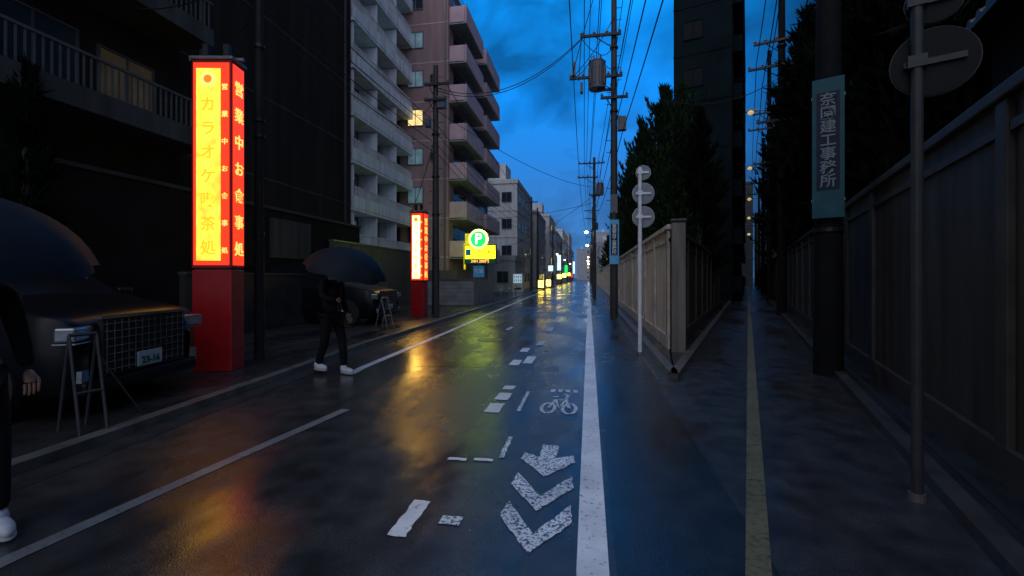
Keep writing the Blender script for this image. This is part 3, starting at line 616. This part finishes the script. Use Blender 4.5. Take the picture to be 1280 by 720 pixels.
b = B('apartment_building')
b.box('walls', brown_m, -12.35, -9.0, 28, 39.5, 0, 20.6); b.box('walls', brown_m, -24, -12.35, 28.6, 39.5, 0, 20.6)
b.box('roof', grey2_m, -24.1, -8.9, 27.9, 39.6, 20.6, 20.9); b.box('rooftop_plant', grey2_m, -13, -10.5, 31, 35, 20.9, 23)
for f in range(8):
    z = .3 + f * 2.55
    gm = litwin_m if f == 4 else (curtain_m if f in (2, 3, 5, 6) else glass_m)
    window(b, -11.75, -10.75, z + 1.0, z + 2.0, 28, gm)
    if f in (3, 5): window(b, -10.2, -9.85, z + 1.2, z + 1.7, 28, glass_m)
    b.box('floor_bands', brownpar_m, -12.36, -8.99, 27.985, 28, z - .06, z + .02)
    if f > 0:
        for (ta, tb) in ((28.15, 33.0), (33.9, 39.2)):
            b.box('balcony_slabs', grey2_m, -8.995, -7.85, ta, tb, z - .12, z)
            b.box('balcony_parapets', brownpar_m, -7.95, -7.82, ta, tb, z - .1, z + 1.05)
            b.box('balcony_parapets', brownpar_m, -8.99, -7.955, ta, ta + .12, z - .1, z + 1.05); b.box('balcony_parapets', brownpar_m, -8.99, -7.955, tb - .12, tb, z - .1, z + 1.05)
            b.box('balcony_rails', frame_m, -7.9, -7.86, ta, tb, z + 1.12, z + 1.16)
            window(b, ta + .8, tb - .8, z + .1, z + 2.1, -9.0, glass_m, 'x', 1)
            b.cyl('laundry_poles', steel_m, (-8.3, ta + .2, z + 1.75), (-8.3, tb - .2, z + 1.75), .02, n=6)
            b.box('ac_units', grey_m, -8.9, -8.55, tb - .75, tb - .2, z + .02, z + .6)
b.box('downpipe', frame_m, -9.25, -9.15, 27.9, 27.98, 0, 20.6)
b.done(bevel={'balcony_parapets': .04})
b = B('apartment_building')
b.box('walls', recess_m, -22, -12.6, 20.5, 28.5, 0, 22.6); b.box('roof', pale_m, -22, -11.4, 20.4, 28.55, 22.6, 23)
for f in range(9):
    z = 2.6 + f * 2.35
    b.box('balcony_slabs', pale_m, -12.6, -11.42, 20.45, 27.95, z - .12, z + .02)
    b.box('balcony_parapets', pale_m, -11.5, -11.40, 20.45, 27.95, z + .03, z + .62)
    b.box('balcony_rails', grey_m, -11.47, -11.43, 20.45, 27.95, z + 1.04, z + 1.10)
    t = 20.5
    while t < 27.9: b.box('balcony_rails', grey_m, -11.465, -11.435, t, t + .035, z + .62, z + 1.04); t += .13
    for k_ in range(3):
        ta = 20.7 + k_ * 2.5
        b.box('dividers', pale_m, -12.6, -11.52, ta - .12, ta - .04, z + .02, z + 2.2)
        window(b, ta + .3, ta + 2.0, z + .1, z + 1.95, -12.6, curtain_m if (f * 3 + k_) % 4 == 0 else glass_m, 'x', 1, grey_m)
        if (f + k_) % 2: b.box('ac_units', grey_m, -12.3, -11.95, ta + 1.6, ta + 2.2, z + .04, z + .6)
b.done()
b = B('garden_wall', (0, 0, .07)); b.box('wall', mat('dark_lot_wall', (.07, .066, .064), .6, .3, 2, .2, stain=True), -10.9, -10.75, 17.5, 27.9, 0, 3.0); b.box('coping', kerb_m, -10.95, -10.7, 17.5, 27.9, 3.0, 3.06)
b.box('wall_end', mat('dark_lot_wall', (.05,)*3), -10.74, -8.3, 27.6, 27.8, 0, 1.9); b.done()

b = B('apartment_building')
XF = -11.5
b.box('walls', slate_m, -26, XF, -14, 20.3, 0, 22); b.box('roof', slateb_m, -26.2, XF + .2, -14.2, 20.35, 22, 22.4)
b.box('podium', mat('dark_podium_wall', (.013, .012, .012), .8, .3, 1, .2, spec=.1), XF, XF + .5, -14, 20.25, 0, 3.9); b.box('podium_cap', slateb_m, XF, XF + .56, -14, 20.27, 3.9, 4.0)
for f in range(5):
    z = 5.1 + f * 2.9
    for ta, tb in ((-9, -4.3), (-4, .8), (1.1, 5.9), (6.15, 10.8)):
        zz = z
        b.box('balcony_slabs', slateb_m, XF + .002, XF + 1.3, ta, tb, zz - .15, zz); b.box('balcony_fronts', slateb_m, XF + 1.2, XF + 1.3, ta, tb, zz, zz + .32)
        b.box('balcony_rails', slater_m, XF + 1.22, XF + 1.28, ta, tb, zz + 1.0, zz + 1.06)
        t = ta + .04
        while t < tb: b.box('balcony_rails', slater_m, XF + 1.235, XF + 1.265, t, t + .03, zz + .32, zz + 1.0); t += .14
        window(b, ta + .6, ta + 2.2, zz + .1, zz + 2.0, XF, glass_m, 'x', 1, slater_m)
        window(b, ta + 2.7, ta + 4.0, zz + .8, zz + 1.9, XF, dimwin_m if (f == 0 and ta > 6) else glass_m, 'x', 1, slater_m)
    b.box('floor_joints', slateb_m, XF, XF + .01, 10.9, 20.28, z - .05, z)
b.box('shutter_box', slateb_m, XF + .5, XF + .62, 14.0, 16.2, 2.2, 3.6)
b.cyl('downpipe', slateb_m, (XF + .12, 11.6, 4), (XF + .12, 11.6, 22), .06, n=10); b.cyl('downpipe', slateb_m, (XF + .12, 19.6, 4), (XF + .12, 19.6, 22), .06, n=10)
b.done()
b = B('lot_fence', (0, 0, .07)); b.box('wall', mat('lot_fence_blocks', (.03, .031, .031), .6, .3, 2, .2, spec=.2), -8.8, -8.65, 8.4, 17.2, 0, 1.5); b.box('coping', slateb_m, -8.84, -8.61, 8.4, 17.2, 1.5, 1.56); b.done()

def block(s0, s1, t0, t1, h, m, fl=2.9, lit=0, name='office_building', pent=True):
    b = B(name)
    b.box('walls', m, s0, s1, t0, t1, 0, h); b.box('roof_parapet', m, s0 - .1, s1 + .1, t0 - .1, t1 + .1, h, h + .5)
    if pent: b.box('rooftop_stairwell', m, s0 + (s1 - s0) * .45, s0 + (s1 - s0) * .8, t0 + 1, t0 + 4.5, h + .5, h + 2.6); b.cyl('water_tank', grey_m, (s0 + (s1 - s0) * .25, t0 + 3, h + .5), (s0 + (s1 - s0) * .25, t0 + 3, h + 2), .8, n=14)
    n = int(h / fl)
    for f in range(n):
        z = f * h / n
        k = 0; x = s1 - 1.8
        while x > s0 + .3 and k < 3:
            window(b, x, x + 1.1, z + 1.0, z + 2.1, t0, litwin_m if random.random() < lit else glass_m); x -= 2.6; k += 1
        t = t0 + .9
        while t < t1 - 1.6:
            window(b, t, t + 1.4, z + 1.0, z + 2.1, s1, litwin_m if random.random() < lit else glass_m, 'x', 1); t += 2.7
        if f: b.box('sills', m, s0, s1 + .06, t0 - .05, t1, z - .06, z + .04)
    b.done()
block(-16, -8.3, 52, 64, 12.6, grey_m, lit=.03)
block(-14, -7.6, 66, 79, 11, grey2_m, lit=.08)
block(-14, -7.0, 80.5, 96, 12.5, grey_m, lit=.08)
block(-14, -6.8, 97, 118, 11, grey2_m, lit=.12)
block(-16, -6.9, 120, 150, 14, grey_m, lit=.12)
block(-16, -6.6, 153, 200, 12, grey2_m, lit=.12)
block(-16, -7.2, 43.8, 50.5, 3.2, grey2_m, lit=.0, name='shop', pent=False)
block(2.2, 10, 95, 120, 8, grey2_m, lit=.1, name='house', pent=False)
block(2.2, 12, 124, 170, 11, grey2_m, lit=.1)
block(-30, -9, 210, 240, 22, grey2_m, lit=.1); block(-8, 6, 300, 330, 20, grey2_m, lit=.15); block(3, 20, 230, 260, 24, grey2_m, lit=.1)
block(-26, -17.5, 60, 80, 19, grey2_m, lit=.05)

b = B('apartment_tower', (5.35, 30, 0), -A2)  # added plain tower, hides the sky and keeps the lane reflections dark
tg = mat('tower_glass', (.004, .008, .010), .6, .2, 1, 0, spec=.08)
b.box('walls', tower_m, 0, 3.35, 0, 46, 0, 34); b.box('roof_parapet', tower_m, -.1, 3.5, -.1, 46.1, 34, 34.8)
for f in range(11):
    z = .6 + f * 3
    window(b, .6, 1.7, z + .9, z + 2, 0, tg, fr=towerb_m)
    b.box('floor_bands', towerb_m, -.02, 3.37, -.03, 0, z - .1, z)
    for k_ in range(9):
        t = 1 + k_ * 5
        b.box('balcony_parapets', towerb_m, 3.352, 3.9, t, t + 4.2, z, z + 1.0)
        window(b, t + .8, t + 3.2, z + 1.05, z + 2.2, 3.35, tg, 'x', 1, towerb_m)
b.done()
def sblock(l0, l1, t0, t1, h, m, name='office_building', lit=.04):
    b = B(name, (.05, 0, 0), -A2)
    b.box('walls', m, l0, l1, t0, t1, 0, h); b.box('roof_parapet', m, l0 - .1, l1 + .1, t0 - .1, t1, h, h + .6)
    n = int(h / 3)
    for f in range(n):
        x = l0 + .8
        while x < l1 - 1.4:
            window(b, x, x + 1.3, f * 3 + 1, f * 3 + 2.2, t0, litwin_m if random.random() < lit else tg, fr=slateb_m); x += 2.6
    b.done()
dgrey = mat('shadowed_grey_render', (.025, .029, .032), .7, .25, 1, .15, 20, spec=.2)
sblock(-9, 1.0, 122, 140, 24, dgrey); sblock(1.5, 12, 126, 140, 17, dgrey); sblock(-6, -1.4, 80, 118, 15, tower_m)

def house(loc, rz, w, d, z, rise, name='tiled_roof_house', em=None):
    b = B(name, loc, rz)
    b.box('walls', mat('dark_house_wall', (.02, .02, .02), .8, .2, spec=.1), .35, w, 0.3, d - .3, 0, z)
    n = int(d / .28); q = min(w * .45, d * .3)
    b.add('roof', tile_m, [(-.0, 0, z), (w + .3, 0, z), (w / 2 + .1, q, z + rise), (0, d, z), (w + .3, d, z), (w / 2 + .1, d - q, z + rise)], [(0, 2, 5, 3), (1, 4, 5, 2), (0, 1, 2), (3, 5, 4), (0, 3, 4, 1)])
    for i in range(n):
        t = d * (i + .5) / n
        k = min(1, min(t, d - t) / q)
        b.cyl('tile_rolls', tile_m, (0, t, z + .03), ((w / 2 + .1) * k, t, z + rise * k + .03), .05, n=6); b.cyl('eave_tile_ends', em, (-.03, t, z + .02), (-.0, t, z + .02), .07, n=8)
    b.box('gutter', em, -.08, -.01, 0, d, z - .14, z - .07)
    b.done()
x_, y_ = W2(2.7, 2.0); house((x_, y_, 0), -A2, 5, 7.2, 5.0, 1.5, em=mat('dim_eave_tile', (.05, .05, .05), .5, .2, 6, .1))

# ------------------------------------------------------------------ trees
def tree(name, loc, h, r, nf, nl, leafm, seed, base=.12, up=.9, lsz=.16, power=.8, lo=.55):
    rng = np.random.default_rng(seed)
    e = bpy.data.objects.new(name, None); S.collection.objects.link(e); e.location = loc
    V = []; F = []; T = B('t')
    T.cyl('trunk', bark_m, (0, 0, 0), (0, 0, h * .92), r * .12 + .06, .02, n=8)
    for i in range(nf):
        f = base + (1 - base) * (i + rng.random()) / nf
        prof = r * (np.clip((1 - f) * 1.6, 0, 1) ** power) * (lo + (1.15 - lo) * rng.random())
        a = rng.random() * 2 * math.pi
        z0 = h * f * .93; d = np.array([math.cos(a) * prof, math.sin(a) * prof, up * prof * (.5 + rng.random() * .9) + .25 * h * .08])
        p0 = np.array([0, 0, z0])
        if i % 3 == 0: T.cyl('limbs', bark_m, tuple(p0), tuple(p0 + d * .8), .035, .008, n=5)
        t = rng.random(nl) ** .6
        spread = (.06 + .2 * prof) * (1.08 - t)
        c = p0 + np.outer(t, d) + rng.normal(size=(nl, 3)) * spread[:, None] * .6
        dr = d / (np.linalg.norm(d) + 1e-6) + rng.normal(size=(nl, 3)) * .4; dr[:, 2] += .45 * up
        dr /= np.linalg.norm(dr, axis=1)[:, None]
        sd = np.cross(dr, rng.normal(size=(nl, 3))); sd /= np.linalg.norm(sd, axis=1)[:, None]
        L_ = lsz * (.6 + rng.random(nl))[:, None] * 1.6; Wd = lsz * .28
        for q in range(nl):
            o = len(V); V.append(c[q] - sd[q] * Wd); V.append(c[q] + sd[q] * Wd); V.append(c[q] + dr[q] * L_[q]); F.append((o, o + 1, o + 2))
    me = bpy.data.meshes.new('foliage'); me.from_pydata([tuple(v) for v in V], [], F); me.materials.append(leafm); me.update()
    o = bpy.data.objects.new('foliage', me); S.collection.objects.link(o); o.parent = e
    for k, (v, f, m, sm) in T.parts.items():
        mm = bpy.data.meshes.new(k); mm.from_pydata(v, [], f); mm.materials.append(m); o2 = bpy.data.objects.new(k, mm); S.collection.objects.link(o2); o2.parent = e
    return e
tree('conifer_tree', (3.5, 21.5, 0), 10.6, 1.75, 240, 60, leaf_m, 1, up=1.9, lo=.3)
tree('conifer_tree', (2.9, 25.5, 0), 10.0, 1.5, 210, 60, leaf_m, 2, up=1.9, lo=.3)
tree('conifer_tree', (4.9, 25, 0), 12.2, 1.8, 220, 60, leaf_m, 3, up=1.9, lo=.3)
tree('conifer_tree', (2.7, 31, 0), 9.4, 1.4, 170, 50, leaf_m, 4, up=1.8, lo=.3)
tree('conifer_tree', (2.9, 38, 0), 9.4, 1.5, 160, 50, leaf_m, 5, up=1.8, lo=.3)
tree('conifer_tree', (2.9, 46, 0), 8.6, 1.4, 150, 45, leaf_m, 6)
tree('conifer_tree', (2.9, 56, 0), 8.0, 1.5, 140, 45, leaf_m, 7)
tree('conifer_tree', (3.0, 68, 0), 8.0, 1.6, 120, 40, leaf_m, 8)
tree('conifer_tree', (2.85, 16.2, 0), 5.4, 1.0, 130, 50, leaf_m, 9, lo=.4)
tree('conifer_tree', (4.6, 20.0, 0), 9.0, 1.2, 160, 60, leafd_m, 21)
k_ = 10
for l, t2, h, r in ((3.4, 11.5, 9.5, 2.2), (3.0, 15.5, 11.5, 2.2), (3.0, 20, 13.5, 2.3), (3.0, 26, 15, 2.4), (3.2, 33, 17, 2.6), (3.4, 42, 18, 2.8), (5.5, 13, 11, 2.6), (5.8, 18, 14, 2.8), (6, 24, 17, 3), (7.5, 10.5, 12, 3), (3.4, 54, 18, 3), (9.5, 14, 15, 3.4)):
    x_, y_ = W2(l, t2); tree('evergreen_tree', (x_, y_, 0), h, r, 180, 55, leafd_m, k_, base=.1, lsz=.27, power=.55); k_ += 1
b = B('house', (.05, 0, 0), -A2); b.box('walls', tower_m, 10, 24, 8, 40, 0, 18); b.box('walls', tower_m, 9, 20, -4, 7.9, 0, 12)  # added dark mass behind the trees, keeps this side dark
b.box('roof', slate_m, 9.8, 24.2, 7.95, 40.2, 18, 18.3); b.box('roof', slate_m, 8.8, 20.2, -4.2, 7.9, 12, 12.3)
for f in range(4):
    for i in range(5): window(b, 10 + i * 5, 11.4 + i * 5, 1 + f * 3, 2.2 + f * 3, 10, tg, 'x', -1, slateb_m)
b.done()
tree('shrub', (-10.2, 6.6, .07), 5.6, .5, 60, 50, leafd_m, 44, lsz=.14)

# ------------------------------------------------------------------ world
w = bpy.data.worlds.new('World'); S.world = w; w.use_nodes = True
nt = w.node_tree; L = nt.links; bg = nt.nodes['Background']
tc = nd(nt, 'ShaderNodeTexCoord'); sx = nd(nt, 'ShaderNodeSeparateXYZ'); L.new(tc.outputs['Generated'], sx.inputs[0])
mp = nd(nt, 'ShaderNodeMapping'); mp.inputs['Scale'].default_value = (1.8, 1.8, 3.0); mp.inputs['Location'].default_value = (.35, .1, .2); L.new(tc.outputs['Generated'], mp.inputs[0])
cn = nd(nt, 'ShaderNodeTexNoise'); cn.inputs['Scale'].default_value = 2.4; cn.inputs['Detail'].default_value = 4; cn.inputs['Roughness'].default_value = .5; cn.inputs['Distortion'].default_value = .4
L.new(mp.outputs[0], cn.inputs['Vector'])
el = nd(nt, 'ShaderNodeValToRGB'); cr = el.color_ramp
cr.elements[0].position = 0; cr.elements[0].color = (.05, .17, .40, 1); cr.elements[1].position = 1; cr.elements[1].color = (.12, .28, .62, 1)
e = cr.elements.new(.2); e.color = (.020, .15, .46, 1); e = cr.elements.new(.36); e.color = (.004, .20, .68, 1); e = cr.elements.new(.6); e.color = (.002, .30, .95, 1)
L.new(sx.outputs['Z'], el.inputs[0])
cf = nd(nt, 'ShaderNodeMapRange'); cf.inputs[1].default_value = .38; cf.inputs[2].default_value = .62; cf.inputs[3].default_value = .5; cf.inputs[4].default_value = 1.45; L.new(cn.outputs['Fac'], cf.inputs[0])
front = nd(nt, 'ShaderNodeVectorMath', operation='SCALE'); L.new(el.outputs[0], front.inputs[0]); L.new(cf.outputs[0], front.inputs['Scale'])
az = nd(nt, 'ShaderNodeMath', operation='ARCTAN2'); L.new(sx.outputs['X'], az.inputs[0]); L.new(sx.outputs['Y'], az.inputs[1])
azn = nd(nt, 'ShaderNodeMath', operation='MULTIPLY_ADD'); azn.inputs[1].default_value = 1 / (2 * math.pi); azn.inputs[2].default_value = .5; L.new(az.outputs[0], azn.inputs[0])
wn = nd(nt, 'ShaderNodeMath', operation='MULTIPLY_ADD'); wn.inputs[1].default_value = .03; L.new(cn.outputs['Fac'], wn.inputs[0]); L.new(azn.outputs[0], wn.inputs[2])
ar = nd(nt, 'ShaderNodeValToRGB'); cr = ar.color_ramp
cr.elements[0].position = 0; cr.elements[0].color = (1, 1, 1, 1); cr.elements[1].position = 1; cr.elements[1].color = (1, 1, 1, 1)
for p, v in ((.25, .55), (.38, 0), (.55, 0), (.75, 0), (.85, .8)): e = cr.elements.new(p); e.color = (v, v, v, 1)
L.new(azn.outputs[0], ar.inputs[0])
dk = nd(nt, 'ShaderNodeValToRGB'); cr = dk.color_ramp
cr.elements[0].position = 0; cr.elements[0].color = (1, 1, 1, 1); cr.elements[1].position = 1; cr.elements[1].color = (1, 1, 1, 1)
for p, v in ((.552, 1), (.588, .03), (.74, .03), (.84, 1)): e = cr.elements.new(p); e.color = (v, v, v, 1)
L.new(wn.outputs[0], dk.inputs[0])
fd = nd(nt, 'ShaderNodeMix', data_type='RGBA', blend_type='MULTIPLY'); fd.inputs[0].default_value = 1; L.new(front.outputs[0], fd.inputs[6]); L.new(dk.outputs[0], fd.inputs[7])
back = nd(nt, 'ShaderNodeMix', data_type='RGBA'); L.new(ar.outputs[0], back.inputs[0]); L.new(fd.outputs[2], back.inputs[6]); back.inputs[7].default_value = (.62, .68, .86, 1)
sky = nd(nt, 'ShaderNodeTexSky', sky_type='NISHITA'); sky.sun_disc = False; sky.sun_elevation = R(1); sky.sun_rotation = R(220)
ss = nd(nt, 'ShaderNodeVectorMath', operation='SCALE'); ss.inputs['Scale'].default_value = .004; L.new(sky.outputs[0], ss.inputs[0])
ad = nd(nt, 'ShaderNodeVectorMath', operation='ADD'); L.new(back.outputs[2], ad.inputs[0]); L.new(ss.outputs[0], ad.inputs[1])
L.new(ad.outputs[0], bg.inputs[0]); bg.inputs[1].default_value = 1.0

sl = bpy.data.lights.new('sun', 'SUN'); sl.energy = .6; sl.angle = R(50); sl.color = (1, .88, .86)  # added soft fill from behind the camera, lights the facing walls
so = bpy.data.objects.new('sun', sl); S.collection.objects.link(so); so.rotation_euler = (R(42), 0, R(-30))

# ------------------------------------------------------------------ camera
cd = bpy.data.cameras.new('camera'); co = bpy.data.objects.new('camera', cd); S.collection.objects.link(co)
co.location = (0, 0, 1.5); co.rotation_euler = (R(90), 0, R(9.73)); cd.sensor_width = 36; cd.lens = 560 / 1280 * 36; cd.shift_y = -13 / 1280; cd.clip_end = 3000; cd.clip_start = .05
S.camera = co
S.view_settings.view_transform = 'Standard'; S.view_settings.look = 'None'; S.view_settings.exposure = 0
